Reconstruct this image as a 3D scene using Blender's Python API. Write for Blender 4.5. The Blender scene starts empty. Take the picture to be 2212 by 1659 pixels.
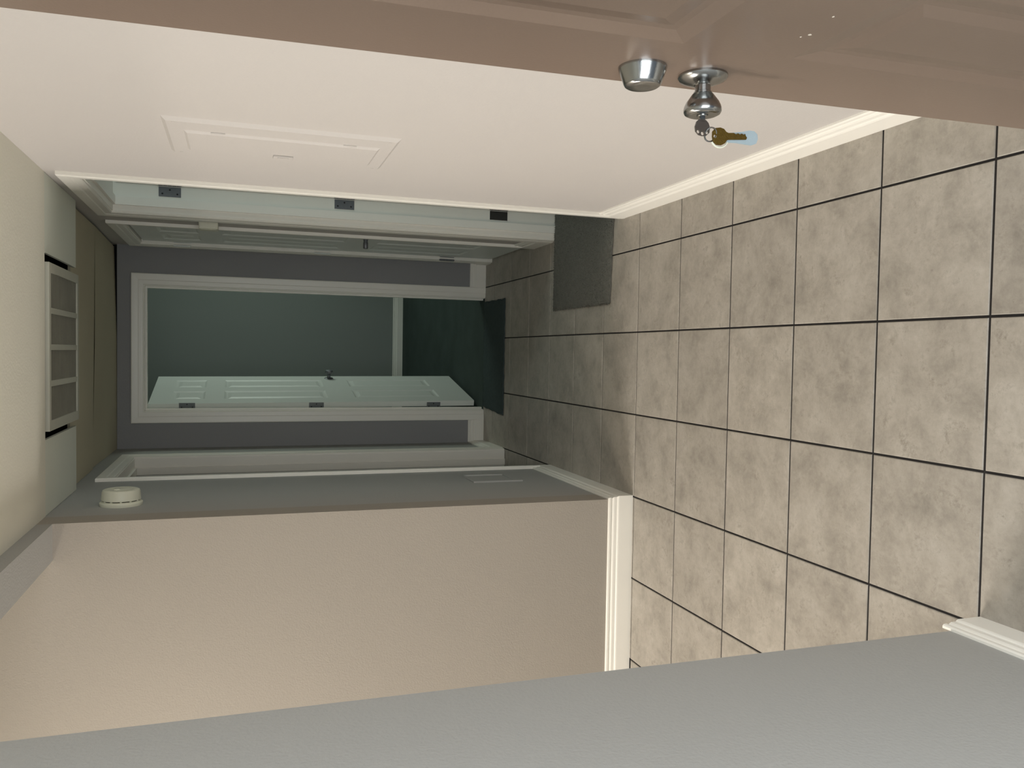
import bpy, bmesh, math, random
from mathutils import Matrix, Vector
random.seed(7)
PI = math.pi
sc = bpy.context.scene
C = sc.collection

# ------------------------------------------------------------------ camera
# the picture was taken with the phone turned on its side: world up is picture left
cd = bpy.data.cameras.new('camera'); cam = bpy.data.objects.new('camera', cd); C.objects.link(cam)
R = Matrix(((0.016, 0.999, 0.036), (-0.316, 0.040, -0.948), (-0.949, 0.004, 0.316)))
px, pyw, pr = -0.3215, 0.0383, -0.0043
def rot(rx, rz, ry):
    return Matrix.Rotation(rz, 3, 'Z') @ Matrix.Rotation(rx, 3, 'X') @ Matrix.Rotation(ry, 3, 'Y')
R = rot(px, pyw, pr) @ Matrix(((0, 1, 0), (0, 0, -1), (-1, 0, 0)))
cam.matrix_world = Matrix.Translation((0, 0, 1.5)) @ R.to_4x4()
cd.sensor_fit = 'HORIZONTAL'; cd.sensor_width = 36.0; cd.lens = 1772.05 / 2212 * 36
cd.clip_start = 0.02; cd.clip_end = 60
sc.camera = cam

# ------------------------------------------------------------------ light
sc.view_settings.view_transform = 'Standard'; sc.view_settings.look = 'None'
sc.view_settings.gamma = 1.0; sc.view_settings.use_curve_mapping = False
sc.view_settings.exposure = 0.12
w = bpy.data.worlds.new('world'); sc.world = w; w.use_nodes = True
w.node_tree.nodes['Background'].inputs[0].default_value = (0.72, 0.85, 1.0, 1)
w.node_tree.nodes['Background'].inputs[1].default_value = 0.25

def area(name, loc, target, sx, sy, power, col, spread=PI):
    l = bpy.data.lights.new(name, 'AREA'); l.shape = 'RECTANGLE'; l.size = sx; l.size_y = sy
    l.energy = power; l.color = col; l.spread = spread
    o = bpy.data.objects.new(name, l); C.objects.link(o); o.location = loc
    d = Vector(target) - Vector(loc)
    o.rotation_euler = d.to_track_quat('-Z', 'Y').to_euler()
    return o
# daylight outside the entry door (behind the camera), plus two added side fills
area('entry_daylight', (-0.1, -1.3, 1.45), (-0.1, 1.0, 1.3), 1.5, 1.9, 38, (0.93, 0.98, 1.0))
area('left_entry_fill', (-1.45, -1.35, 1.7), (0.45, 0.9, 1.2), 0.9, 1.8, 60, (0.92, 0.97, 1.0))  # added fill from the left, brightens the brown door face
area('right_entry_fill', (1.45, -1.35, 1.75), (-0.55, 1.0, 1.3), 1.3, 2.0, 112, (0.92, 0.97, 1.0))  # added fill from the right, brightens the near left wall
# daylight outside the window of the room on the left
area('window_daylight', (-3.85, 2.36, 1.5), (0, 2.36, 1.4), 1.05, 1.25, 140, (1.0, 0.94, 0.88))
# added fill lamp in the unseen side room, gives the right wall its falloff
area('side_room_fill', (-1.75, 1.85, 2.40), (-1.75, 1.85, 0), 0.34, 0.34, 13, (1.0, 0.90, 0.78))
# window of the far room, at its right
area('far_room_daylight', (1.98, 6.6, 1.5), (-0.3, 6.0, 1.2), 0.9, 1.0, 14.0, (0.84, 1.0, 0.86))
# window of the bathroom on the right
area('bathroom_daylight', (2.2, 3.15, 1.65), (0.3, 3.7, 1.1), 0.6, 0.8, 6.5, (0.74, 0.98, 0.98))

# ------------------------------------------------------------------ materials
def lin(r, g, b):
    f = lambda c: (c/255/12.92) if c/255 <= 0.04045 else ((c/255+0.055)/1.055)**2.4
    return (f(r), f(g), f(b), 1)
def mat(name, col, rough=0.5, metal=0.0, bump=0.0, bscale=200, var=0.0, vscale=3.0, spec=0.5, trans=0.0, aniso=0.0):
    m = bpy.data.materials.new(name); m.use_nodes = True
    nt = m.node_tree; n = nt.nodes; L = nt.links
    b = n['Principled BSDF']; b.inputs['Base Color'].default_value = col
    b.inputs['Roughness'].default_value = rough; b.inputs['Metallic'].default_value = metal
    b.inputs['Specular IOR Level'].default_value = spec
    b.inputs['Transmission Weight'].default_value = trans
    if aniso: b.inputs['Anisotropic'].default_value = aniso
    tc = n.new('ShaderNodeTexCoord')
    if bump:
        no = n.new('ShaderNodeTexNoise'); no.inputs['Scale'].default_value = bscale; no.inputs['Detail'].default_value = 3
        bp = n.new('ShaderNodeBump'); bp.inputs['Strength'].default_value = bump; bp.inputs['Distance'].default_value = 0.002
        L.new(tc.outputs['Object'], no.inputs['Vector']); L.new(no.outputs['Fac'], bp.inputs['Height'])
        L.new(bp.outputs['Normal'], b.inputs['Normal'])
    if var:
        n2 = n.new('ShaderNodeTexNoise'); n2.inputs['Scale'].default_value = vscale; n2.inputs['Detail'].default_value = 5
        mx = n.new('ShaderNodeMix'); mx.data_type = 'RGBA'
        mx.inputs['A'].default_value = tuple(c*(1-var) for c in col[:3]) + (1,)
        mx.inputs['B'].default_value = tuple(min(1, c*(1+var)) for c in col[:3]) + (1,)
        L.new(tc.outputs['Object'], n2.inputs['Vector']); L.new(n2.outputs['Fac'], mx.inputs['Factor'])
        L.new(mx.outputs['Result'], b.inputs['Base Color'])
    return m
M = {}
M['cream'] = mat('cream_wall_paint', lin(197, 192, 187), 0.6, bump=0.3, bscale=170, var=0.03, vscale=1.5, spec=0.3)
M['paint'] = mat('wall_paint', lin(169, 169, 166), 0.6, bump=0.35, bscale=170, var=0.03, vscale=1.5, spec=0.3)
M['dpaint'] = mat('dimmed_side_room_paint', lin(140, 132, 122), 0.6, bump=0.35, bscale=170, var=0.03, vscale=1.5, spec=0.3)  # darkened on the unseen walls to cut light bounced into the hall
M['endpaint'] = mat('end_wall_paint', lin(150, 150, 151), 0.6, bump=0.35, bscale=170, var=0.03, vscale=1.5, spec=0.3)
M['texpaint'] = mat('textured_wall_paint', lin(164, 157, 147), 0.6, bump=0.45, bscale=210, var=0.03, vscale=1.5, spec=0.3)
M['ceil'] = mat('ceiling_paint', lin(228, 226, 212), 0.7, bump=0.3, bscale=120, var=0.04, vscale=2)
M['board'] = mat('unpainted_ceiling_board', lin(196, 189, 164), 0.75, bump=0.2, bscale=80, var=0.08, vscale=2.5)
M['panelw'] = mat('ceiling_panel_paint', lin(222, 226, 214), 0.7, bump=0.2, bscale=80, var=0.04, vscale=3)
M['trim'] = mat('white_gloss_trim', lin(245, 242, 233), 0.35, bump=0.08, bscale=60, var=0.03, vscale=4)
M['door'] = mat('white_door_paint', lin(228, 231, 226), 0.4, bump=0.06, bscale=90, var=0.02, vscale=5)
M['brown'] = mat('brown_door_paint', lin(122, 104, 91), 0.30, bump=0.06, bscale=260, var=0.03, vscale=2.5, spec=0.5)
M['nickel'] = mat('satin_nickel', lin(165, 166, 165), 0.2, 1.0, bump=0.05, bscale=400, var=0.06, vscale=40)
M['steel'] = mat('hinge_steel', lin(118, 120, 124), 0.45, 0.6, var=0.15, vscale=60)
M['darksteel'] = mat('bronze_hinge', lin(62, 60, 58), 0.5, 0.4, var=0.1, vscale=60)
M['black'] = mat('painted_gap_dark', lin(10, 10, 9), 0.9, bump=0.1, var=0.1)  # black in the colour stands in for the dark inside gaps
M['screw'] = mat('screw_head', lin(48, 48, 50), 0.5, 0.5, var=0.1, vscale=200)
M['grout'] = mat('dark_grout', lin(34, 31, 30), 0.9, bump=0.4, bscale=400, var=0.2, vscale=30)
M['brass'] = mat('old_brass', lin(120, 98, 46), 0.35, 0.9, bump=0.3, bscale=900, var=0.3, vscale=180)
M['bluegrey'] = mat('blue_grey_plastic', lin(165, 180, 186), 0.35, 0.0, bump=0.1, bscale=600, var=0.06, vscale=100)
M['plastic'] = mat('white_plastic', lin(222, 222, 204), 0.4, var=0.03, vscale=20)
M['grille'] = mat('grille_enamel', lin(190, 190, 176), 0.5, bump=0.1, var=0.05, vscale=12)
M['filter'] = mat('grey_filter_mesh', lin(158, 156, 142), 0.9, bump=0.6, bscale=500, var=0.18, vscale=9)
M['rug'] = mat('charcoal_pile', lin(116, 115, 108), 0.95, bump=0.8, bscale=350, var=0.2, vscale=60, spec=0.1)
M['mat'] = mat('black_doormat', lin(76, 87, 87), 0.95, bump=0.8, bscale=500, var=0.2, vscale=60, spec=0.1)
M['carpet'] = mat('dark_carpet', lin(72, 82, 79), 0.95, bump=0.8, bscale=300, var=0.25, vscale=4, spec=0.1)
M['chip'] = mat('bare_primer', lin(225, 215, 200), 0.6, var=0.05)
M['fargreen'] = mat('far_room_paint', lin(142, 147, 143), 0.65, bump=0.3, bscale=150, var=0.03, vscale=1)

def tile_mat():
    m = bpy.data.materials.new('stone_look_tile'); m.use_nodes = True
    nt = m.node_tree; n = nt.nodes; L = nt.links; b = n['Principled BSDF']
    b.inputs['Roughness'].default_value = 0.42
    tc = n.new('ShaderNodeTexCoord'); oi = n.new('ShaderNodeObjectInfo')
    vm = n.new('ShaderNodeVectorMath'); vm.operation = 'SCALE'; vm.inputs['Scale'].default_value = 7.3
    L.new(oi.outputs['Location'], vm.inputs[0])
    va = n.new('ShaderNodeVectorMath'); va.operation = 'ADD'
    L.new(tc.outputs['Object'], va.inputs[0]); L.new(vm.outputs[0], va.inputs[1])
    def noise(scale, det, rough=0.6, dist=0.0):
        t = n.new('ShaderNodeTexNoise'); t.inputs['Scale'].default_value = scale; t.inputs['Detail'].default_value = det
        t.inputs['Roughness'].default_value = rough; t.inputs['Distortion'].default_value = dist
        L.new(va.outputs[0], t.inputs['Vector']); return t
    big = noise(9, 10, 0.74, 0.15); cr = n.new('ShaderNodeValToRGB')
    cr.color_ramp.elements[0].position = 0.30; cr.color_ramp.elements[0].color = lin(142, 136, 126)
    cr.color_ramp.elements[1].position = 0.72; cr.color_ramp.elements[1].color = lin(190, 184, 174)
    e = cr.color_ramp.elements.new(0.52); e.color = lin(172, 165, 154)
    L.new(big.outputs['Fac'], cr.inputs['Fac'])
    # dark stains
    st = noise(18, 10, 0.78, 0.15); sr = n.new('ShaderNodeValToRGB')
    sr.color_ramp.elements[0].position = 0.54; sr.color_ramp.elements[0].color = (0, 0, 0, 1)
    sr.color_ramp.elements[1].position = 0.70; sr.color_ramp.elements[1].color = (1, 1, 1, 1)
    L.new(st.outputs['Fac'], sr.inputs['Fac'])
    ms = n.new('ShaderNodeTexNoise'); ms.inputs['Scale'].default_value = 3.0; ms.inputs['Detail'].default_value = 2
    L.new(va.outputs[0], ms.inputs['Vector'])
    mm = n.new('ShaderNodeMath'); mm.operation = 'MULTIPLY'; L.new(sr.outputs['Color'], mm.inputs[0]); L.new(ms.outputs['Fac'], mm.inputs[1])
    mx = n.new('ShaderNodeMix'); mx.data_type = 'RGBA'; mx.inputs['B'].default_value = lin(104, 95, 80)
    L.new(mm.outputs[0], mx.inputs['Factor']); L.new(cr.outputs['Color'], mx.inputs['A'])
    sp = noise(75, 3, 0.6, 0.2); spr = n.new('ShaderNodeValToRGB')
    spr.color_ramp.elements[0].position = 0.66; spr.color_ramp.elements[0].color = (0, 0, 0, 1)
    spr.color_ramp.elements[1].position = 0.76; spr.color_ramp.elements[1].color = (0.55, 0.55, 0.55, 1)
    L.new(sp.outputs['Fac'], spr.inputs['Fac'])
    spm = n.new('ShaderNodeMath'); spm.operation = 'MULTIPLY'; L.new(spr.outputs['Color'], spm.inputs[0]); L.new(big.outputs['Fac'], spm.inputs[1])
    mxs = n.new('ShaderNodeMix'); mxs.data_type = 'RGBA'; mxs.inputs['B'].default_value = lin(96, 88, 76)
    L.new(spm.outputs[0], mxs.inputs['Factor']); L.new(mx.outputs['Result'], mxs.inputs['A']); mx = mxs
    # pale clouding
    lt = noise(13, 9, 0.74, 0.1); lr = n.new('ShaderNodeValToRGB')
    lr.color_ramp.elements[0].position = 0.55; lr.color_ramp.elements[0].color = (0, 0, 0, 1)
    lr.color_ramp.elements[1].position = 0.8; lr.color_ramp.elements[1].color = (0.6, 0.6, 0.6, 1)
    L.new(lt.outputs['Fac'], lr.inputs['Fac'])
    m2 = n.new('ShaderNodeMix'); m2.data_type = 'RGBA'; m2.inputs['B'].default_value = lin(202, 195, 184)
    L.new(lr.outputs['Color'], m2.inputs['Factor']); L.new(mx.outputs['Result'], m2.inputs['A'])
    # slight tone of each tile
    hs = n.new('ShaderNodeHueSaturation'); mr = n.new('ShaderNodeMapRange')
    mr.inputs['To Min'].default_value = 0.93; mr.inputs['To Max'].default_value = 1.03
    L.new(oi.outputs['Random'], mr.inputs['Value']); L.new(mr.outputs['Result'], hs.inputs['Value'])
    L.new(m2.outputs['Result'], hs.inputs['Color']); L.new(hs.outputs['Color'], b.inputs['Base Color'])
    bp = n.new('ShaderNodeBump'); bp.inputs['Strength'].default_value = 0.25; bp.inputs['Distance'].default_value = 0.001
    bn = noise(60, 5); L.new(bn.outputs['Fac'], bp.inputs['Height']); L.new(bp.outputs['Normal'], b.inputs['Normal'])
    return m
M['tile'] = tile_mat()

# ------------------------------------------------------------------ helpers
class MB:
    """collects geometry in world coordinates"""
    def __init__(s): s.v = []; s.f = []
    def add(s, vs, fs):
        k = len(s.v); s.v += [tuple(map(float, p)) for p in vs]; s.f += [tuple(i+k for i in f) for f in fs]; return s
    def box(s, x0, x1, y0, y1, z0, z1):
        x0, x1 = min(x0, x1), max(x0, x1); y0, y1 = min(y0, y1), max(y0, y1); z0, z1 = min(z0, z1), max(z0, z1)
        return s.add([(x0,y0,z0),(x1,y0,z0),(x1,y1,z0),(x0,y1,z0),(x0,y0,z1),(x1,y0,z1),(x1,y1,z1),(x0,y1,z1)],
              [(0,3,2,1),(4,5,6,7),(0,1,5,4),(1,2,6,5),(2,3,7,6),(3,0,4,7)])
    def hexa(s, a, b):
        """two matching quads"""
        return s.add(list(a)+list(b), [(0,3,2,1),(4,5,6,7),(0,1,5,4),(1,2,6,5),(2,3,7,6),(3,0,4,7)])
    def loft(s, A, B):
        """solid between two matching closed outlines"""
        n = len(A)
        return s.add(list(A)+list(B), [tuple(range(n-1,-1,-1)), tuple(range(n, 2*n))] + [(i,(i+1)%n,n+(i+1)%n,n+i) for i in range(n)])
    def lathe(s, prof, org, ax, seg=32):
        """prof: list of (dist along ax, radius); ax a unit vector"""
        ax = Vector(ax).normalized(); u = ax.orthogonal().normalized(); v = ax.cross(u)
        vs = []; fs = []
        for d, r in prof:
            r = max(r, 1e-5)
            for k in range(seg):
                a = 2*PI*k/seg; p = Vector(org) + ax*d + (u*math.cos(a)+v*math.sin(a))*r
                vs.append(tuple(p))
        for i in range(len(prof)-1):
            for k in range(seg):
                k2 = (k+1)%seg
                fs.append((i*seg+k, i*seg+k2, (i+1)*seg+k2, (i+1)*seg+k))
        fs.append(tuple(range(seg-1,-1,-1))); fs.append(tuple((len(prof)-1)*seg+k for k in range(seg)))
        return s.add(vs, fs)
    def tube(s, pts, r, seg=10, closed=False):
        pts = [Vector(p) for p in pts]; n = len(pts); vs = []; fs = []
        up = None
        for i, p in enumerate(pts):
            t = (pts[(i+1)%n]-pts[i-1]) if closed or 0 < i < n-1 else (pts[1]-pts[0] if i == 0 else pts[-1]-pts[-2])
            t.normalize()
            if up is None: up = t.orthogonal().normalized()
            up = (up - t*up.dot(t)).normalized(); w_ = t.cross(up)
            for k in range(seg):
                a = 2*PI*k/seg; vs.append(tuple(p+(up*math.cos(a)+w_*math.sin(a))*r))
        m = n if closed else n-1
        for i in range(m):
            for k in range(seg):
                k2 = (k+1)%seg; j = (i+1)%n
                fs.append((i*seg+k, i*seg+k2, j*seg+k2, j*seg+k))
        if not closed: fs += [tuple(range(seg-1,-1,-1)), tuple((n-1)*seg+k for k in range(seg))]
        return s.add(vs, fs)
    def xf(s, mtx):
        s.v = [tuple(mtx @ Vector(p)) for p in s.v]; return s
    def build(s, name, m, parent=None, org=None, smooth=False, bevel=0.0, kind=None, label=None):
        P = Vector(parent['_w']) if parent else Vector((0,0,0))
        if org is None: org = tuple(P)
        O = Vector(org)
        me = bpy.data.meshes.new(name)
        me.from_pydata([tuple(Vector(p)-O) for p in s.v], [], s.f)
        bm = bmesh.new(); bm.from_mesh(me)
        bmesh.ops.recalc_face_normals(bm, faces=bm.faces)
        if bevel:
            bmesh.ops.bevel(bm, geom=[e for e in bm.edges if len(e.link_faces)==2 and e.calc_face_angle(0) > 0.5],
                            offset=bevel, segments=2, affect='EDGES', profile=0.5, clamp_overlap=True)
        bm.to_mesh(me); bm.free()
        if smooth:
            for p in me.polygons: p.use_smooth = True
            me.set_sharp_from_angle(angle=math.radians(38))
        me.materials.append(m if not isinstance(m, str) else M[m])
        o = bpy.data.objects.new(name, me); C.objects.link(o)
        o['_w'] = tuple(O)
        if parent: o.parent = parent
        o.location = O - P
        if kind: o['kind'] = kind
        if label: o['label'] = label
        return o
def empty(name, loc, label=None, cat=None, kind=None, group=None):
    o = bpy.data.objects.new(name, None); C.objects.link(o); o.location = loc; o['_w'] = tuple(map(float, loc))
    o.empty_display_size = 0.1
    return tag(o, label, cat, group, kind)
def tag(o, label=None, cat=None, group=None, kind=None):
    if label: o['label'] = label
    if cat: o['category'] = cat
    if group: o['group'] = group
    if kind: o['kind'] = kind
    return o
def struct(o, label, cat): return tag(o, label, cat, kind='structure')

# ------------------------------------------------------------------ key dimensions (metres)
XR = 0.580          # hall right wall
XL = -0.572         # hall left wall
YF = 2.960          # side room wall that faces the entry
YE = 5.080          # hall end wall
T = 0.12
ZH = 2.069          # underside of header
ZC = 2.115          # near ceiling
YN = 1.302          # end of the near left wall
OPH = 2.008         # door opening height

# ------------------------------------------------------------------ floor: grout bed and single tiles
fl = MB().box(-3.72, 2.4, -0.14, YE+0.06, -0.10, -0.003).build('floor', 'grout')
struct(fl, 'grey beige stone look tile floor with thin dark grout lines', 'floor')
TX, TY, X0, Y0, GAP = 0.3290, 0.3224, 0.7540, 2.939, 0.0058
def tile_mesh():
    m = MB(); a, b = TX/2-GAP/2, TY/2-GAP/2; c = 0.0018
    m.add([(-a,-b,-.008),(a,-b,-.008),(a,b,-.008),(-a,b,-.008),(-a,-b,-c),(a,-b,-c),(a,b,-c),(-a,b,-c),
           (-a+c,-b+c,0),(a-c,-b+c,0),(a-c,b-c,0),(-a+c,b-c,0)],
          [(0,3,2,1),(8,9,10,11),(0,1,5,4),(1,2,6,5),(2,3,7,6),(3,0,4,7),(4,5,9,8),(5,6,10,9),(6,7,11,10),(7,4,8,11)])
    return m
tile0 = None; rest = MB()
for i in range(-5, 13):
    for j in range(-7, 9):
        cx = X0 - (i+0.5)*TX; cy = Y0 - (j+0.5)*TY
        if cy - TY/2 < -0.06 or cy + TY/2 > YE + 0.13: continue
        if cy > YF and cx < XL - 0.75: continue
        vis = -1 <= i <= 6 and not (cy > YF + 0.1 and cx < XL - 0.3)
        if cx > 1.0 and (cy < 3.0 or cy > 4.0): continue
        if cx > XR and not vis and (cy < 3.0 or cy > 4.0): continue
        if vis:
            if tile0 is None:
                tile0 = tile_mesh().build('tile', 'tile', fl, org=(0,0,0)); o = tile0
            else:
                o = tile0.copy(); C.objects.link(o); o.parent = fl
            o.location = (cx, cy, random.uniform(-0.0004, 0.0))
            o.rotation_euler = (random.uniform(-.0006,.0006), random.uniform(-.0006,.0006), random.uniform(-.0012,.0012))
        else:
            t = tile_mesh(); rest.add([(x+cx, y+cy, z) for x, y, z in t.v], t.f)
rest.build('tile', 'tile', fl, kind='stuff')

# ------------------------------------------------------------------ walls
def wall_with_door(name, axis, p0, p1, a0, a1, z1, holes, m, ztop_holes, z0=0.0):
    """wall slab: axis 'x' = lies in constant X (p0..p1 thickness), runs a0..a1; holes list of (h0,h1,ztop)"""
    mb = MB(); cur = a0
    def bx(u0, u1, w0, w1):
        if u1-u0 < 1e-4 or w1-w0 < 1e-4: return
        if axis == 'x': mb.box(p0, p1, u0, u1, w0, w1)
        else: mb.box(u0, u1, p0, p1, w0, w1)
    for h0, h1, zt, zb in sorted(holes):
        bx(cur, h0, z0, z1); bx(h0, h1, zt, z1)
        if zb > z0: bx(h0, h1, z0, zb)
        cur = h1
    bx(cur, a1, z0, z1)
    return mb.build(name, m)
RJ = 0.018
D2 = (3.136, 3.850); D3 = (4.213, 4.928); D5 = (3.915, 4.620); D4 = (-0.357, 0.354)
wr = wall_with_door('wall_right', 'x', XR, XR+T, -0.02, YE+T, 2.5,
        [(D2[0]-RJ, D2[1]+RJ, OPH+RJ, 0), (D3[0]-RJ, D3[1]+RJ, OPH+RJ, 0)], 'cream', None)
struct(wr, 'cream painted right hall wall lit by warm daylight', 'wall')
wl = MB()
wl.box(XL-T, XL+0.015, -0.02, YN, 0, 2.5)                       # near stretch
wl.box(XL-T, XL, YN, YF, ZH, 2.5)                               # header over the wide opening
wl.box(XL-T, XL, YF+T, D5[0]-RJ, 0, 2.5)
wl.box(XL-T, XL, D5[0]-RJ, D5[1]+RJ, OPH+RJ, 2.5)
wl.box(XL-T, XL, D5[1]+RJ, YE+T, 0, 2.5)
wl = wl.build('wall_left', 'paint'); struct(wl, 'grey painted left hall wall with a wide opening into the side room', 'wall')
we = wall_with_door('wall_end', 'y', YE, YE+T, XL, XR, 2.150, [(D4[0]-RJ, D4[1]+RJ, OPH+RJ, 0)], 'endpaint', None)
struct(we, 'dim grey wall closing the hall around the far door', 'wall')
ws = MB().box(-3.72, XL, YF, YF+T, 0, 2.5).build('wall_side_room', 'texpaint')
struct(ws, 'beige orange peel textured wall facing the entry', 'wall')
# side room shell (outside the picture apart from its light)
wa = wall_with_door('wall_side_room_left', 'x', -3.72, -3.6, -0.14, YF, 2.6, [(1.80, 2.86, 2.02, 0.92)], 'dpaint', None)
struct(wa, 'side room wall holding its window', 'wall')
wb = MB().box(-3.6, XL-T, -0.14, -0.02, 0, 2.6)
wb = wb.build('wall_side_room_near', 'dpaint'); struct(wb, 'side room wall behind the camera', 'wall')
cs = MB().box(-3.72, XL-T, -0.14, YF+T, 2.5, 2.6).build('ceiling', 'ceil'); struct(cs, 'side room ceiling, higher than the hall ceiling', 'ceiling')
# made-up fixture, out of view, to go with the added side room lamp
lt = empty('fill_lamp_fixture', (-1.75, 1.85, 2.5), 'added round fixture of the side room fill lamp', 'added fixture')
MB().lathe([(0,.19),(.03,.20),(.045,.19),(.045,.175)], (-1.75,1.85,2.5), (0,0,-1), 40).build('base', 'plastic', lt, smooth=True)
# window of the side room
wn = empty('window_1', (-3.66, 2.26, 0.92)); struct(wn, 'side room window with white frame', 'window')
f = MB()
for a in ((-3.70,-3.62,1.80,1.84,0.92,2.02),(-3.70,-3.62,2.82,2.86,0.92,2.02),(-3.70,-3.62,1.84,2.82,0.92,0.96),(-3.70,-3.62,1.84,2.82,1.98,2.02),(-3.68,-3.64,1.84,2.82,1.45,1.48)):
    f.box(*a)
f.build('window_frame', 'trim', wn)
MB().box(-3.62, -3.55, 1.74, 2.92, 0.895, 0.92).build('window_sill', 'trim', wn, bevel=0.004)
# entry wall behind / around the camera
wy = MB().box(XL-T, -0.50, -0.02, 0.10, 0, 2.5).box(0.47, XR, -0.02, 0.10, 0, 2.5).box(-0.50, 0.47, -0.02, 0.10, 2.06, 2.5)
wy = wy.build('wall_entry', 'paint'); struct(wy, 'entry wall around the front doorway', 'wall')

# far room
frl = MB().box(-0.9, 2.12, YE+0.0, 8.0, -0.10, 0.004).build('floor', 'carpet'); struct(frl, 'near black carpet of the far room', 'floor')
wf = MB().box(-1.02, 2.12, 7.86, 7.98, 0, 2.5).build('wall_far_room', 'fargreen'); struct(wf, 'greenish dim back wall of the far room', 'wall')
wg = MB().box(-1.02, -0.9, YE+T, 7.86, 0, 2.5).build('wall_far_room_left', 'fargreen'); struct(wg, 'left wall of the far room', 'wall')
wh = wall_with_door('wall_far_room_right', 'x', 2.0, 2.12, YE+T, 7.86, 2.5, [(6.1, 7.1, 2.05, 0.95)], 'fargreen', None); struct(wh, 'right wall of the far room with its window', 'wall')
wi = MB().box(XL, XR, YE+.06, YE+T, 2.15, 2.5).box(-1.02, XL-T, YE, YE+T, 0, 2.5).box(XR+T, 2.12, YE, YE+T, 0, 2.5).build('wall_far_room_near', 'fargreen'); struct(wi, 'near wall of the far room', 'wall')
cf = MB().box(-1.02, 2.12, YE+T, 7.98, 2.45, 2.55).build('ceiling', 'fargreen'); struct(cf, 'far room ceiling', 'ceiling')
# bathroom on the right, room on the left (mostly hidden)
bt = MB().box(2.28, 2.4, 2.5, YE, 0, 2.5).box(XR+T, 2.4, 2.4, 2.5, 0, 2.5).box(XR+T, 2.28, YE-0.002, YE, 0, 2.5).box(XR+T, 2.28, 4.05, 4.10, 0, 2.5)
bt = bt.build('wall_bathroom', 'fargreen'); struct(bt, 'walls of the bathroom on the right', 'wall')
cb = MB().box(XR+T, 2.4, 2.4, YE, 2.4, 2.5).build('ceiling', 'ceil'); struct(cb, 'bathroom ceiling', 'ceiling')
lr_ = MB().box(-2.3, -2.2, YF+T, YE+T, 0, 2.5).box(-2.2, XL-T, YE, YE+T, 0, 2.5)
lr_ = lr_.build('wall_left_room', 'paint'); struct(lr_, 'walls of the dark room on the left', 'wall')
cl = MB().box(-2.3, XL-T, YF+T, YE+T, 2.4, 2.5).build('ceiling', 'ceil'); struct(cl, 'ceiling of the dark room on the left', 'ceiling')
fr3 = MB().box(-2.3, XL-T, YF+T, YE, -0.10, -0.0035).build('floor', 'carpet'); struct(fr3, 'floor of the dark room on the left', 'floor')

# ------------------------------------------------------------------ hall ceiling
YB, YC1, YC2 = 3.095, 3.655, 4.30
ce = MB().box(XL, XR, 0.10, YB, ZC, ZC+0.05).box(XL, XR, YB, YE, 2.30, 2.34).box(XL, XR, YB-0.02, YB, ZC+0.0505, 2.2995)
ce = ce.build('ceiling', 'ceil'); struct(ce, 'cream hall ceiling with lower near part', 'ceiling')
GX = 0.314
MB().box(XL+.001, -GX, YB-0.0005, YC1-0.004, 2.1155, 2.128).build('ceiling_panel', 'panelw', ce, bevel=0.001, label='pale green grey painted panel beside the grille')
MB().box(GX, XR-.001, YB-0.0005, YC1-0.004, 2.1155, 2.128).build('ceiling_panel', 'panelw', ce, bevel=0.001, label='pale green grey painted panel beside the grille')
# two boards with slight warps that leave the black cracks seen at their edges
m_ = MB()
m_.hexa([(XL+.001,YC1+.004,2.140),(XR-.012,YC1+.016,2.137),(XR-.012,YC2-.002,2.144),(XL+.001,YC2-.055,2.146)],
        [(XL+.001,YC1+.004,2.150),(XR-.012,YC1+.016,2.147),(XR-.012,YC2-.002,2.154),(XL+.001,YC2-.055,2.156)])
m_.build('ceiling_panel', 'board', ce, label='unpainted olive brown board')
m_ = MB()
lo = [(XL+.001,YC2,2.1555),(0.02,YC2,2.146),(XR-.012,YC2,2.144),(XR-.012,YE+.03,2.168),(0.02,YE+.03,2.1525),(XL+.001,YE+.03,2.1515)]
m_.loft(lo, [(x,y,z+.010) for x,y,z in lo])
m_.build('ceiling_panel', 'board', ce, label='unpainted olive brown board')
MB().box(XL+.001, XR-.001, YB+.002, YE-.001, 2.296, 2.2995).box(XL+.001, XR-.001, YE+.04, YE+.05, 2.1505, 2.29).box(XL+.001, XR-.001, YE, YE+.04, 2.285, 2.29).build('attic_dark_sheet', 'black', ce)  # black sheets stand in for the unlit dark above the boards

# ------------------------------------------------------------------ return air grille in the ceiling
gr = empty('ceiling_grille', (0, 3.37, 2.108), 'white framed four cell air return grille set in the hall ceiling', 'air grille')
g = MB(); gx0, gx1, gy0, gy1, gz0, gz1 = -0.287, 0.284, 3.110, 3.640, 2.104, 2.122
cells = [(-0.262, -0.130), (-0.112, -0.010), (0.010, 0.112), (0.130, 0.256)]
cells = [(-0.252, -0.136), (-0.116, -0.012), (0.008, 0.112), (0.132, 0.250)]
ys0, ys1 = gy0+0.028, gy1-0.028
g.box(gx0, gx1, gy0, ys0, gz0, gz1).box(gx0, gx1, ys1, gy1, gz0, gz1)
g.box(gx0, cells[0][0], ys0, ys1, gz0, gz1).box(cells[3][1], gx1, ys0, ys1, gz0, gz1)
g.build('frame', 'grille', gr, bevel=0.0012)
for k in range(3):
    MB().box(cells[k][1], cells[k+1][0], ys0, ys1, gz0+.001, gz1).build('divider', 'grille', gr, bevel=0.0008)
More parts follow.
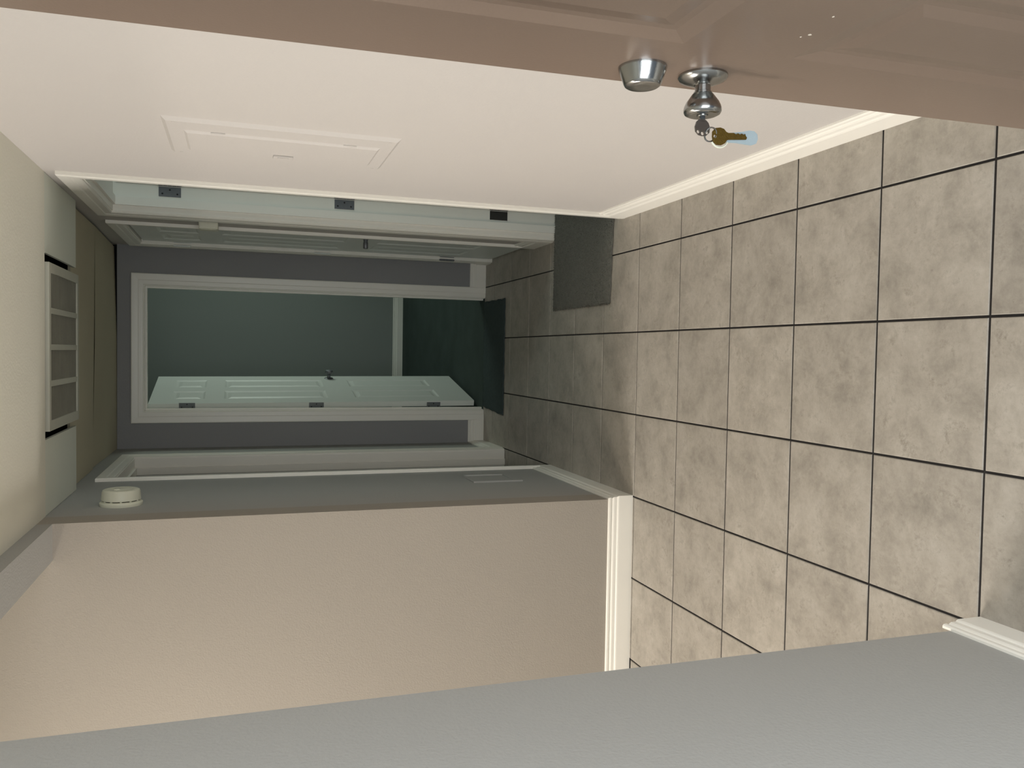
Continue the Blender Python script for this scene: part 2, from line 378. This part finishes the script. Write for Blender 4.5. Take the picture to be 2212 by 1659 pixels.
for a, b in cells:
    MB().box(a, b, ys0, ys1, gz0+0.012, gz0+0.015).build('filter_panel', 'filter', gr)
    s_ = MB(); nf = 34
    for k in range(nf):
        y = ys0 + (k+0.5)*(ys1-ys0)/nf
        s_.hexa([(a,y-.004,gz0+.004),(b,y-.004,gz0+.004),(b,y-.0032,gz0+.0035),(a,y-.0032,gz0+.0035)],
                [(a,y+.0028,gz0+.0118),(b,y+.0028,gz0+.0118),(b,y+.0036,gz0+.0113),(a,y+.0036,gz0+.0113)])
    s_.build('louvers', 'filter', gr, kind='stuff')

# ------------------------------------------------------------------ trim profiles
BB = [(0,0),(.015,0),(.015,.060),(.0135,.064),(.0105,.067),(.0105,.079),(.0085,.083),(.0055,.086),(.0055,.0885),(.0085,.092),(.0080,.099),(.005,.102),(0,.102)]
def baseboard(name, kind_, p, q, n, scale=1.0, mitre0=0, mitre1=0, label=None, m='trim'):
    """runs from p to q (xy), n = outward normal xy; mitre = extra length per unit of thickness"""
    p, q, n = Vector(p), Vector(q), Vector(n); d = (q-p).normalized()
    A = [(*(p + n*t - d*t*mitre0), z*scale) for t, z in BB]
    B = [(*(q + n*t + d*t*mitre1), z*scale) for t, z in BB]
    o = MB().loft(A, B).build(name, m)
    struct(o, label, 'baseboard'); return o
baseboard('baseboard_right', 0, (XR, 0.10), (XR, D2[0]-0.068), (-1, 0), 1.17, label='tall cream baseboard along the right hall wall')
baseboard('baseboard_right', 0, (XR, D2[1]+0.067), (XR, D3[0]-0.067), (-1, 0), 1.17, label='short baseboard between the two right doors')
baseboard('baseboard_right', 0, (XR, D3[1]+0.067), (XR, YE), (-1, 0), 1.0, label='short baseboard beyond the closed right door')
baseboard('baseboard_left', 0, (XL+.015, 0.10), (XL+.015, YN+0.02), (1, 0), 1.0, label='white baseboard at the foot of the near left wall, its profiled end showing')
baseboard('baseboard_left', 0, (XL, YF), (XL, D5[0]-0.067), (1, 0), 1.0, mitre0=1, label='baseboard of the left hall wall beyond the opening')
baseboard('baseboard_left', 0, (XL, D5[1]+0.067), (XL, YE), (1, 0), 1.0, label='short dim baseboard past the left doorway')
baseboard('baseboard_side_room', 0, (-3.6, YF), (XL, YF), (0, -1), 1.0, mitre1=1, label='cream stepped baseboard under the beige textured wall')
baseboard('baseboard_end', 0, (XL, YE), (D4[0]-0.067, YE), (0, -1), 1.0, label='baseboard of the end wall, left of the far door')
baseboard('baseboard_end', 0, (D4[1]+0.067, YE), (XR, YE), (0, -1), 1.0, label='baseboard of the end wall, right of the far door')
baseboard('baseboard_far_room', 0, (-0.9, 7.86), (2.0, 7.86), (0, -1), 0.95, label='pale baseboard at the back of the far room')

CP = [(0,0),(0,.006),(.004,.0095),(.014,.0105),(.026,.0110),(.030,.0135),(.050,.0155),(.060,.0160),(.0645,.0150),(.066,.0120),(.066,0)]
RV = 0.004
def doorway(name, mp, w_, h_, depth, base, label, stop=(0.025, 0.062), both=True, m='trim', side_gap=True):
    """mp(x,y,z) maps opening coordinates (x along, y into the wall, z up) to the world"""
    e = empty(name, base); struct(e, label, 'door')
    def B(mb, x0,x1,y0,y1,z0,z1):
        ps = [(x0,y0,z0),(x1,y0,z0),(x1,y1,z0),(x0,y1,z0),(x0,y0,z1),(x1,y0,z1),(x1,y1,z1),(x0,y1,z1)]
        return mb.add([mp(*p) for p in ps], [(0,3,2,1),(4,5,6,7),(0,1,5,4),(1,2,6,5),(2,3,7,6),(3,0,4,7)])
    j = 0.018
    for a, b in ((-j, 0), (w_, w_+j)):
        B(MB(), a, b, 0, depth, 0, h_+j).build('jamb', m, e, bevel=0.0008)
    B(MB(), 0, w_, 0, depth, h_, h_+j).build('jamb', m, e, bevel=0.0008)
    if stop:
        s0, s1 = stop
        for a, b in ((0, .011), (w_-.011, w_)):
            B(MB(), a, b, s0, s1, 0, h_).build('door_stop', m, e, bevel=0.001)
        B(MB(), .011, w_-.011, s0, s1, h_-.011, h_).build('door_stop', m, e, bevel=0.001)
    for sgn, y0 in ((-1, 0.0),) + (((1, depth),) if both else ()):
        L_ = [(-RV-u, y0+sgn*t) for u, t in CP]
        for side in (0, 1):
            mx = (lambda x: x) if side == 0 else (lambda x: w_-x)
            MB().loft([mp(mx(x), y, 0) for x, y in L_], [mp(mx(x), y, h_+RV+u) for (x, y), (u, t) in zip(L_, CP)]).build('casing', m, e)
        MB().loft([mp(x, y, h_+RV+u) for (x, y), (u, t) in zip(L_, CP)], [mp(w_-x, y, h_+RV+u) for (x, y), (u, t) in zip(L_, CP)]).build('casing', m, e)
    return e

ROWS = [(0.235, 0.790), (0.960, 1.585), (1.695, 1.885)]
def leaf(parent, mtx, w_, h_, t, m, cols, rows=ROWS, rec=0.006, z0=0.010, name='door_leaf', st=0.012, ps=(0.020, 0.042)):
    """local: x 0..w from the hinge edge, y 0..t, z up; mtx places it"""
    mb = MB()
    xs = [0] + [c for ab in cols for c in ab] + [w_]
    for k in range(0, len(xs), 2): mb.box(xs[k], xs[k+1], 0, t, z0, h_)
    zs = [z0] + [c for ab in rows for c in ab] + [h_]
    for a, b in cols:
        for k in range(0, len(zs), 2): mb.box(a, b, 0, t, zs[k], zs[k+1])
        for c, d in rows:
            mb.box(a, b, rec, t-rec, c, d)
            s = st
            for yf, yr in ((0, rec), (t, t-rec)):   # sloped sticking around the recess
                o4 = [(a,yf,c),(b,yf,c),(b,yf,d),(a,yf,d)]; i4 = [(a+s,yr,c+s),(b-s,yr,c+s),(b-s,yr,d-s),(a+s,yr,d-s)]
                mb.add(o4+i4, [(k,(k+1)%4,4+(k+1)%4,4+k) for k in range(4)])
    mb.xf(mtx)
    lf = mb.build(name, m, parent)
    for a, b in cols:
        for c, d in rows:
            p = MB(); s, s2 = ps
            for yr, yf in ((rec+.0005, 0.0012), (t-rec-.0005, t-0.0012)):
                p.hexa([(a+s,yr,c+s),(b-s,yr,c+s),(b-s,yr,d-s),(a+s,yr,d-s)], [(a+s2,yf,c+s2),(b-s2,yf,c+s2),(b-s2,yf,d-s2),(a+s2,yf,d-s2)])
            p.xf(mtx).build('panel', m, lf)
    return lf
def std_cols(w_, st=0.11, mu=0.10):
    c = (w_-2*st-mu)/2; return [(st, st+c), (st+c+mu, w_-st)]

def hinge(parent, c, u, n, m='steel', hgt=0.089, wid=0.036, barrel=None, screws=True):
    """plate centred at c in the plane spanned by u and z, facing n"""
    c, u, n = Vector(c), Vector(u), Vector(n); z = Vector((0,0,1))
    mb = MB()
    def sl(h, wv, t0, t1):
        q = [c + u*a*wv/2 + z*b*h/2 for a, b in ((-1,-1),(1,-1),(1,1),(-1,1))]
        mb.hexa([p+n*t0 for p in q], [p+n*t1 for p in q])
    sl(hgt, wid, -0.001, 0.0018)
    h = mb.build('hinge', m, parent, bevel=0.0006)
    if barrel is not None:
        b = Vector(barrel)
        bb = MB()
        for k in range(5):
            za = -hgt/2 + k*hgt/5
            bb.lathe([(za+.0006, .0058), (za+hgt/5-.0006, .0058)], b, (0,0,1), 14)
        bb.lathe([(-hgt/2-.003, .0035), (-hgt/2, .0045)], b, (0,0,1), 12)
        bb.lathe([(hgt/2, .0045), (hgt/2+.003, .0035)], b, (0,0,1), 12)
        bb.build('barrel', m, h, smooth=True)
    if screws:
        for a, bz in ((-0.008, 0.030), (0.009, 0.0), (-0.008, -0.030)):
            MB().lathe([(0.0015, .0042), (0.0024, .0036), (0.0026, 0.0)], c+u*a+z*bz, n, 12).build('screw', 'screw', h)
    return h
def lever(parent, org, ax, dirn, m='steel'):
    """round rose, neck and lever pointing along dirn"""
    org, ax, dirn = Vector(org), Vector(ax), Vector(dirn)
    o = MB().lathe([(0,.031),(.004,.032),(.008,.029),(.010,.014),(.012,.0095),(.040,.009),(.044,.009)], org, ax, 28)
    pts = [org+ax*.042+dirn*(-.006), org+ax*.045+dirn*.02, org+ax*.047+dirn*.06, org+ax*.044+dirn*.105]
    o.tube(pts, .0085, 12)
    return o.build('door_handle', m, parent, smooth=True)

# --- right doorway standing open (door_2): hinges show on its far jamb
mp2 = lambda x, y, z: (XR+y, D2[0]+x, z)
d2 = doorway('door_2', mp2, D2[1]-D2[0], OPH, T, (XR, D2[0], 0), 'white doorway standing open in the right hall wall, three hinges on its far jamb')
for z, mm in ((1.785, 'steel'), (1.043, 'steel'), (0.300, 'darksteel')):
    hinge(d2, (0.6735, D2[1]-.0005, z), (1,0,0), (0,-1,0), mm, wid=0.042, barrel=(0.7035, D2[1]-.002, z), screws=mm=='steel')
# its leaf, swung into the room behind the wall
mt = Matrix.Translation((XR+T+0.004, D2[1]-0.004, 0)) @ Matrix.Rotation(math.radians(4), 4, 'Z')
leaf(d2, mt, 0.705, 1.995, 0.035, 'door', std_cols(0.705))
# --- closed right door (door_3)
mp3 = lambda x, y, z: (XR+y, D3[0]+x, z)
d3 = doorway('door_3', mp3, D3[1]-D3[0], OPH, T, (XR, D3[0], 0), 'closed white six panel door at the far end of the right wall', stop=(0.048, 0.080))
w3 = D3[1]-D3[0]
mt = Matrix(((0,1,0,XR+0.010),(-1,0,0,D3[1]-0.003),(0,0,1,0),(0,0,0,1)))
lf3 = leaf(d3, mt, w3-0.006, 2.000, 0.035, 'door', std_cols(w3-0.006))
MB().lathe([(0,.030),(.004,.031),(.007,.028),(.010,.015),(.013,.0115),(.024,.0105),(.030,.0125),(.056,.0125),(.059,.0105),(.0592,0)], (XR+0.010, D3[0]+0.068, 0.882), (-1,0,0), 28).build('door_knob', 'steel', lf3, smooth=True)
for z in (1.80, 1.04, 0.292):
    hinge(d3, (XR+0.0075, D3[1]+0.001, z), (0,1,0), (-1,0,0), 'steel' if z < 1 else 'door', wid=0.012, barrel=(XR-0.010, D3[1]-.001, z), screws=False)
# --- left doorway (door_5)
mp5 = lambda x, y, z: (XL-y, D5[0]+x, z)
d5 = doorway('door_5', mp5, D5[1]-D5[0], OPH, T, (XL, D5[0], 0), 'open white doorway in the left hall wall, seen nearly edge on', stop=(0.048, 0.085))
mt = Matrix.Translation((XL-T-0.004, D5[0]+0.004, 0)) @ Matrix.Rotation(math.radians(176), 4, 'Z')
leaf(d5, mt, 0.695, 1.995, 0.035, 'door', std_cols(0.695))
# --- far door (door_4), leaf swung into the far room
mp4 = lambda x, y, z: (D4[0]+x, YE+y, z)
d4 = doorway('door_4', mp4, D4[1]-D4[0], OPH, T, (0, YE, 0), 'half open white six panel door in the end wall', stop=(0.025, 0.062))
ang = math.radians(11.4)
# leaf: hinge edge at (-0.357.., YE+T), running into the room, turned a little to the right
hx, hy = -0.321, YE+T+0.002
mt = Matrix.Translation((hx, hy, 0)) @ Matrix.Translation((0,0,1.0)) @ Matrix.Rotation(math.radians(-0.5), 4, 'Y') @ Matrix.Translation((0.004,0,-1.0)) @ Matrix.Rotation(PI/2-ang, 4, 'Z')
lf4 = leaf(d4, mt, 0.705, 2.003, 0.035, 'door', std_cols(0.705), z0=0.028)
dv = Vector((math.sin(ang), math.cos(ang), 0)); nv = Vector((dv.y, -dv.x, 0)) # nv faces right (+x)
for z in (1.79, 1.042, 0.300):
    c = Vector((hx, hy, z)) - nv*0.0165
    hinge(d4, tuple(c), tuple(nv), tuple(-dv), 'steel', wid=0.036, barrel=tuple(c-nv*0.021-dv*0.003))
kp = Vector((hx, hy, 0)) + dv*0.64
MB().lathe([(0,.031),(.004,.032),(.009,.027),(.011,.012),(.030,.011),(.038,.022),(.052,.027),(.062,.024),(.066,.010),(.0665,0)], (kp.x, kp.y, 0.905), tuple(nv), 28).build('door_knob', 'steel', lf4, smooth=True)
MB().lathe([(0,.031),(.004,.032),(.009,.027),(.011,.012),(.030,.011),(.038,.022),(.052,.027),(.062,.024),(.066,.010),(.0665,0)], tuple(kp-nv*0.035+Vector((0,0,.905))), tuple(-nv), 28).build('door_knob', 'steel', lf4, smooth=True)

# ------------------------------------------------------------------ brown entry door, standing open beside the camera
XD, YD = 0.400, 1.097
d1 = empty('door_1', (XD, 0.18, 0)); struct(d1, 'glossy brown painted entry door standing open along the right wall', 'door')
wd = 0.905
lean = Matrix.Translation((XD, 0, 0.876)) @ Matrix.Rotation(math.radians(-0.72), 4, 'Y') @ Matrix.Translation((-XD, 0, -0.876))
# leaf local x runs from the hinge to the free edge (+Y), local y into the wall (+X)
base = Matrix(((0,1,0,XD),(1,0,0,YD-wd),(0,0,1,0),(0,0,0,1)))
cb_ = [(0.155, 0.155+0.222), (wd-0.158-0.222, wd-0.158)]
lf1 = leaf(d1, lean @ base, wd, 2.02, 0.045, 'brown', cb_, rows=[(0.235, 0.800), (0.964, 1.60), (1.71, 1.90)], rec=0.0045, z0=0.008, st=0.026, ps=(0.034, 0.060))
fx = lambda x, y, z: tuple(lean @ Vector((x, y, z)))
kb = empty('door_knob', fx(XD, 1.037, 0.876)); kb.parent = d1; kb.location = Vector(kb['_w'])-Vector(d1['_w'])
kb['_w'] = fx(XD, 1.037, 0.876)
K = Vector(fx(XD, 1.037, 0.876)); ax = (lean.to_3x3() @ Vector((-1,0,0)))
MB().lathe([(-.001,.0345),(.003,.0350),(.006,.0330),(.010,.0240),(.0125,.0165),(.0135,.0135)], K, ax, 48).build('rose', 'nickel', kb, smooth=True)
MB().lathe([(.012,.0125),(.0135,.0125),(.0145,.0112),(.0225,.0112),(.0235,.0128),(.0255,.0128),(.0262,.0145),(.0275,.0155),(.0325,.0192),(.0380,.0232),(.0435,.0258),(.0478,.0268),(.0512,.0266),(.0542,.0248),(.0560,.021),(.0567,.012),(.0558,.009),(.0558,0)], K, ax, 56).build('knob', 'nickel', kb, smooth=True)
MB().lathe([(.0530,.0080),(.0572,.0080),(.0580,.0072),(.0580,0)], K, ax, 28).build('key_cylinder', 'nickel', kb, smooth=True)
Bp = Vector(fx(XD, 1.034, 0.973))
MB().lathe([(-.001,.0335),(.002,.0335),(.004,.0330),(.0225,.0262),(.0255,.0245),(.0272,.0215),(.0275,.010),(.0268,0)], Bp, ax, 56).build('deadbolt', 'nickel', d1, smooth=True)
# latch and bolt plates in the free edge
MB().box(XD+.010, XD+.036, YD-.001, YD+.0012, 0.848, 0.904).xf(lean).build('latch_plate', 'nickel', d1, bevel=0.0004)
MB().box(XD+.010, XD+.036, YD-.001, YD+.0012, 0.945, 1.001).xf(lean).build('latch_plate', 'nickel', d1, bevel=0.0004)
for z in (1.80, 1.04, 0.30):
    hinge(d1, (XD+0.025, YD-wd+0.0005, z), (1,0,0), (0,-1,0), 'nickel', wid=0.036, barrel=(XD+0.048, YD-wd-0.004, z), screws=False)
# chips in the paint
for (y, z, s) in ((0.862, 0.832, 0.0030), (0.872, 0.838, 0.0018), (0.808, 0.842, 0.0022)):
    mb = MB(); pts = [(XD-0.0003, y+s*random.uniform(.5,1.1)*math.cos(a), z+s*random.uniform(.4,.9)*math.sin(a)) for a in [k*PI/4 for k in range(8)]]
    mb.loft(pts, [(XD+0.0004, b, c) for a, b, c in pts]).xf(lean).build('paint_chip', 'chip', lf1)
# entry frame
ef = MB().box(-0.50, -0.482, -0.02, 0.10, 0, 2.06).box(0.452, 0.47, -0.02, 0.10, 0, 2.06).box(-0.482, 0.452, -0.02, 0.10, 2.04, 2.06)
ef.build('jamb', 'trim', d1)

# ------------------------------------------------------------------ keys hanging from the knob
kx = K + ax*0.0580
ky = empty('key_set', tuple(kx), 'bunch of keys hanging from the brown door knob, brass key and pale blue fob', 'keys')
def flat(outline, c, u, v, nrm, t, mb=None):
    mb = mb or MB(); u, v, nrm, c = map(Vector, (u, v, nrm, c))
    A = [c+u*a+v*b+nrm*t/2 for a, b in outline]; Bq = [c+u*a+v*b-nrm*t/2 for a, b in outline]
    return mb.loft([tuple(p) for p in A], [tuple(p) for p in Bq])
# silver key pushed into the cylinder, bow upright, with three holes in its bow
u_, v_, n_ = Vector(ax), Vector((0,0,1)), Vector((0,1,0))
mb = MB()
flat([(-.012,-.0040),(.007,-.0040),(.007,.0040),(-.012,.0040)], kx, u_, v_, n_, .0022, mb)
# bow built as a plate of ribs around the holes
bow = [(.004,-.0055),(.008,-.0098),(.0145,-.0122),(.0215,-.0112),(.0262,-.0060),(.0270,0),(.0262,.0060),(.0215,.0112),(.0145,.0122),(.008,.0098),(.004,.0055)]
me_pts = bow
def ringed(outline, holes, c, t):
    bm = bmesh.new(); c = Vector(c)
    def loop(pts): 
        vs = [bm.verts.new(c+u_*a+v_*b+n_*(t/2)) for a, b in pts]
        return [bm.edges.new((vs[i], vs[(i+1)%len(vs)])) for i in range(len(vs))]
    es = loop(outline)
    for (hx_, hy_, hr) in holes: es += loop([(hx_+hr*math.cos(k*PI/6), hy_+hr*math.sin(k*PI/6)) for k in range(12)])
    bmesh.ops.triangle_fill(bm, edges=es, use_beauty=True, use_dissolve=False)
    r = bmesh.ops.extrude_face_region(bm, geom=bm.faces[:])
    bmesh.ops.translate(bm, verts=[g for g in r['geom'] if isinstance(g, bmesh.types.BMVert)], vec=-n_*t)
    bmesh.ops.recalc_face_normals(bm, faces=bm.faces)
    bm.verts.index_update()
    vs = [tuple(v.co) for v in bm.verts]; fs = [tuple(v.index for v in f_.verts) for f_ in bm.faces]; bm.free(); return vs, fs
vs, fs = ringed(bow, [(.0215, .0070, .0024), (.0235, 0.0, .0026), (.0215, -.0070, .0024)], kx, .0022)
mb.add(vs, fs); mb.build('key', 'nickel', ky, label='silver key pushed into the knob')
# split ring through the lower hole
rc = kx + u_*0.0235 + v_*(-0.0140)
rp = [tuple(rc + (u_*0.25+n_*0.97).normalized()*0.0 + Vector((math.cos(a)*0.0090*u_.x, math.cos(a)*0.0040, math.sin(a)*0.0090))) for a in [k*2*PI/32 for k in range(32)]]
MB().tube(rp, .0010, 8, closed=True).build('ring', 'nickel', ky, smooth=True)
rp = [(p[0]+.0006, p[1]+.0019, p[2]-.0004) for p in rp]
MB().tube(rp, .0010, 8, closed=True).build('ring', 'nickel', ky, smooth=True)
# brass key hanging from the ring, blade downwards and tilted
kc = Vector((rc.x-0.0015, rc.y-0.0005, rc.z-0.0130))
dn = Vector((0.10, 0, -1)).normalized(); sd = Vector((-1, 0, -0.10)).normalized()
bow2 = [(-.0100,-.0070),(-.0110,0),(-.0100,.0070),(-.0050,.0118),(.0030,.0125),(.0090,.0100),(.0125,.0058),(.0160,.0048),(.0450,.0048),(.0465,.0020),(.0445,-.0005),(.0440,-.0035),(.0410,-.0020),(.0385,-.0040),(.0350,-.0022),(.0320,-.0044),(.0285,-.0026),(.0250,-.0048),(.0160,-.0048),(.0125,-.0062),(.0090,-.0105),(.0030,-.0125),(-.0050,-.0118)]
ou, ov, on = u_, v_, n_
u_, v_, n_ = dn, sd, dn.cross(sd)
vs, fs = ringed(bow2, [(-.0065, 0, .0026)], tuple(kc), .0022)
MB().add(vs, fs).build('key', 'brass', ky, label='old brass key')
# pale blue grey fob behind it
fob = [(.006,-.0060),(.006,.0060),(.030,.0072),(.048,.0098),(.056,.0108),(.0640,.0085),(.0675,.0020),(.0670,-.0050),(.0620,-.0095),(.054,-.0105),(.040,-.0085)]
vs, fs = ringed(fob, [], tuple(kc+Vector((-0.0012,0.0045,-0.0006))), .0026)
MB().add(vs, fs).build('fob', 'bluegrey', ky, label='pale blue grey plastic fob')
wht = [tuple(kc + Vector((math.sin(a)*0.0155*-1+.0005, 0.0015, math.cos(a)*0.0150-.002))) for a in [math.radians(35+k*9) for k in range(14)]]
MB().tube(wht, .0013, 8).build('ring', 'plastic', ky, smooth=True, label='shiny white ring')

# ------------------------------------------------------------------ breaker panel cover on the right wall
bp_ = empty('breaker_panel', (XR, 2.42, 1.08), 'painted over electric panel cover flush on the cream right wall', 'electric panel')
y0, y1, z0_, z1_ = 2.235, 2.605, 1.080, 1.690
iy0, iy1, iz0, iz1 = 2.325, 2.535, 1.125, 1.640
f = MB(); q = 0.009
# thin frame with sloped rim
def frus(mb, a, b, t0, t1, s):
    """plate on the right wall from a=(y0,z0) to b=(y1,z1)"""
    (ya, za), (yb, zb) = a, b
    return mb.hexa([(XR-t0,ya,za),(XR-t0,yb,za),(XR-t0,yb,zb),(XR-t0,ya,zb)], [(XR-t1,ya+s,za+s),(XR-t1,yb-s,za+s),(XR-t1,yb-s,zb-s),(XR-t1,ya+s,zb-s)])  # sloped rim
frus(f, (y0,z0_), (y1,z1_), -0.001, q, 0.012)
f.build('cover_frame', 'cream', bp_)
f = MB(); frus(f, (iy0,iz0), (iy1,iz1), q-.0005, q+0.0055, 0.008); f.build('cover_door', 'cream', bp_)
for z in (1.21, 1.555):
    MB().lathe([(-.018,.0034),(-.016,.0044),(.016,.0044),(.018,.0034)], (XR-q-.0005, iy0+.001, z), (0,0,1), 12).build('hinge', 'cream', bp_, smooth=True)
f = MB(); f.box(XR-q-.0050, XR-q-.011, iy1-.040, iy1-.010, 1.352, 1.408); f.build('latch', 'cream', bp_, bevel=0.0015)
MB().box(XR-q-.011, XR-q-.0125, iy1-.034, iy1-.016, 1.364, 1.396).build('latch', 'cream', bp_, bevel=0.001)
for y in (y0+.02, y1-.02):
    for z in (z0_+.03, z1_-.03):
        MB().lathe([(0,.0045),(.001,.004),(.0013,0)], (XR-q, y, z), (-1,0,0), 12).build('screw', 'cream', bp_)

# ------------------------------------------------------------------ small box on the wall between the two right doors
wbx = empty('wall_chime', (XR, 4.03, 1.592), 'small cream box high on the wall between the two right doors', 'chime box')
MB().box(XR, XR-0.034, 3.995, 4.075, 1.592, 1.676).build('housing', 'plastic', wbx, bevel=0.005)
MB().box(XR-.034, XR-.036, 4.005, 4.065, 1.602, 1.666).build('front_plate', 'plastic', wbx, bevel=0.0009)

# ------------------------------------------------------------------ smoke detector on the left wall
sd_ = empty('smoke_detector', (XL, 3.27, 1.905), 'round white smoke detector on the left hall wall', 'smoke detector')
so = (XL, 3.270, 1.905)
MB().lathe([(-.001,.071),(.004,.0725),(.010,.0725),(.013,.070),(.0165,.0650)], so, (1,0,0), 56).build('base', 'plastic', sd_, smooth=True)
MB().lathe([(.014,.0600),(.0205,.0600)], so, (1,0,0), 56).build('vent_core', 'black', sd_, smooth=True)
rb = MB()
for k in range(12):
    a = k*2*PI/12 + .1
    for s in (-.07, .07): pass
    A = []
    for (rr) in (.0590, .0642):
        for da in (-.05, .05): A.append((rr, a+da))
    q4 = [(A[0]), (A[1]), (A[3]), (A[2])]
    rb.hexa([(XL+.0145, so[1]+r*math.cos(t), so[2]+r*math.sin(t)) for r, t in q4], [(XL+.0205, so[1]+r*math.cos(t), so[2]+r*math.sin(t)) for r, t in q4])
rb.build('vent_ribs', 'plastic', sd_, kind='stuff')
MB().lathe([(.0195,.0640),(.0215,.0665),(.050,.0640),(.0555,.0615),(.0580,.0560),(.0585,.040),(.0575,.0385),(.0575,.0360),(.0585,.0345),(.0592,.012),(.0592,0)], so, (1,0,0), 56).build('cover', 'plastic', sd_, smooth=True)
MB().lathe([(.0585,.0110),(.0615,.0105),(.0622,.0085),(.0622,0)], (XL, so[1]-0.020, so[2]+.012), (1,0,0), 24).build('test_button', 'plastic', sd_, smooth=True)

# ------------------------------------------------------------------ painted cover plate low on the left wall
pl = empty('wall_plate', (XL, 3.57, 0.31), 'small painted square cover plate low on the left hall wall', 'cover plate')
a0, a1, b0, b1 = 3.475, 3.672, 0.312, 0.512
f = MB()
for (ya, yb, za, zb) in ((a0, a0+.012, b0-.03, b1), (a1-.008, a1, b0, b1), (a0+.012, a1-.008, b1-.006, b1), (a0+.012, a1-.008, b0, b0+.008)):
    f.box(XL-.001, XL+.007, ya, yb, za, zb)
f.build('rim', 'paint', pl, bevel=0.0015)
MB().box(XL-.001, XL+.002, a0+.012, a1-.008, b0+.008, b1-.006).build('cover', 'paint', pl)

# ------------------------------------------------------------------ rugs
def rug(name, quad, thick, m, label, cat, pile, hgt, blades, fray):
    """quad: four xy corners, counter-clockwise"""
    q = [Vector(p) for p in quad]; nx, ny = 40, 30; mb = MB(); base = (sum(p.x for p in q)/4, sum(p.y for p in q)/4, 0)
    def pt(u, v):
        p = (q[0]*(1-u)+q[1]*u)*(1-v) + (q[3]*(1-u)+q[2]*u)*v
        return p
    def hz(u, v): return 0.0015*math.sin(u*9+v*4)*math.sin(v*7)+0.0015
    e = empty(name, (base[0], base[1], 0.0005), label, cat)
    top = []; bot = []
    for j in range(ny+1):
        for i in range(nx+1):
            p = pt(i/nx, j/ny); ed = i in (0, nx) or j in (0, ny)
            wob = 0.003*math.sin(i*1.3+j*.7) if ed else 0
            top.append((p.x+wob, p.y+wob, thick*(0.6 if ed else 1)+hz(i/nx, j/ny))); bot.append((p.x+wob, p.y+wob, 0.0008))
    n = len(top); W_ = nx+1; fs = []
    for j in range(ny):
        for i in range(nx):
            a = j*W_+i; fs.append((a,a+1,a+1+W_,a+W_)); fs.append((n+a,n+a+W_,n+a+1+W_,n+a+1))
    for i in range(nx):
        a = i; fs.append((a, n+a, n+a+1, a+1)); a = ny*W_+i; fs.append((a, a+1, n+a+1, n+a))
    for j in range(ny):
        a = j*W_; fs.append((a, a+W_, n+a+W_, n+a)); a = j*W_+nx; fs.append((a, n+a, n+a+W_, a+W_))
    mb.add(top+bot, fs); mb.build('backing', m, e, smooth=True)
    if pile:
        pb = MB(); vs = []; ff = []
        for k in range(blades):
            edge = k < fray
            if edge:
                s = random.random(); side = random.choice((0, 1, 2, 3)) 
                u, v = {0:(s,0),1:(s,1),2:(0,s),3:(1,s)}[side]
            else: u, v = random.random(), random.random()
            p = pt(u, v); z = thick*0.8+hz(u, v)
            an = random.uniform(0, 2*PI); r = 0.0016
            t = random.uniform(.3, 1.0)*hgt; ln = random.uniform(.2, 1.1)*hgt
            if edge:
                c0 = pt(.5, .5); d = (p-c0).normalized(); lx, ly = d.x*ln*1.3+random.uniform(-.003,.003), d.y*ln*1.3+random.uniform(-.003,.003); t *= 0.2; z *= .6
            else: lx, ly = random.uniform(-1,1)*ln*.7, random.uniform(-1,1)*ln*.7
            b = len(vs)
            vs += [(p.x+r*math.cos(an), p.y+r*math.sin(an), z-.001), (p.x-r*math.cos(an), p.y-r*math.sin(an), z-.001), (p.x+lx, p.y+ly, z+t)]
            ff.append((b, b+1, b+2))
        pb.add(vs, ff).build('pile', m, e, kind='stuff')
    return e
rug('bath_rug', [(0.224, 3.192), (1.02, 3.146), (1.02, 3.836), (0.224, 3.852)], 0.007, 'rug', 'charcoal shaggy rug lying through the open right doorway', 'rug', True, 0.008, 26000, 2600)
rug('door_mat', [(-0.366, 4.652), (0.330, 4.645), (0.330, 5.074), (-0.340, 5.074)], 0.006, 'mat', 'black flat mat in front of the far door', 'mat', True, 0.003, 9000, 500)

for o in bpy.data.objects:
    if '_w' in o: del o['_w']
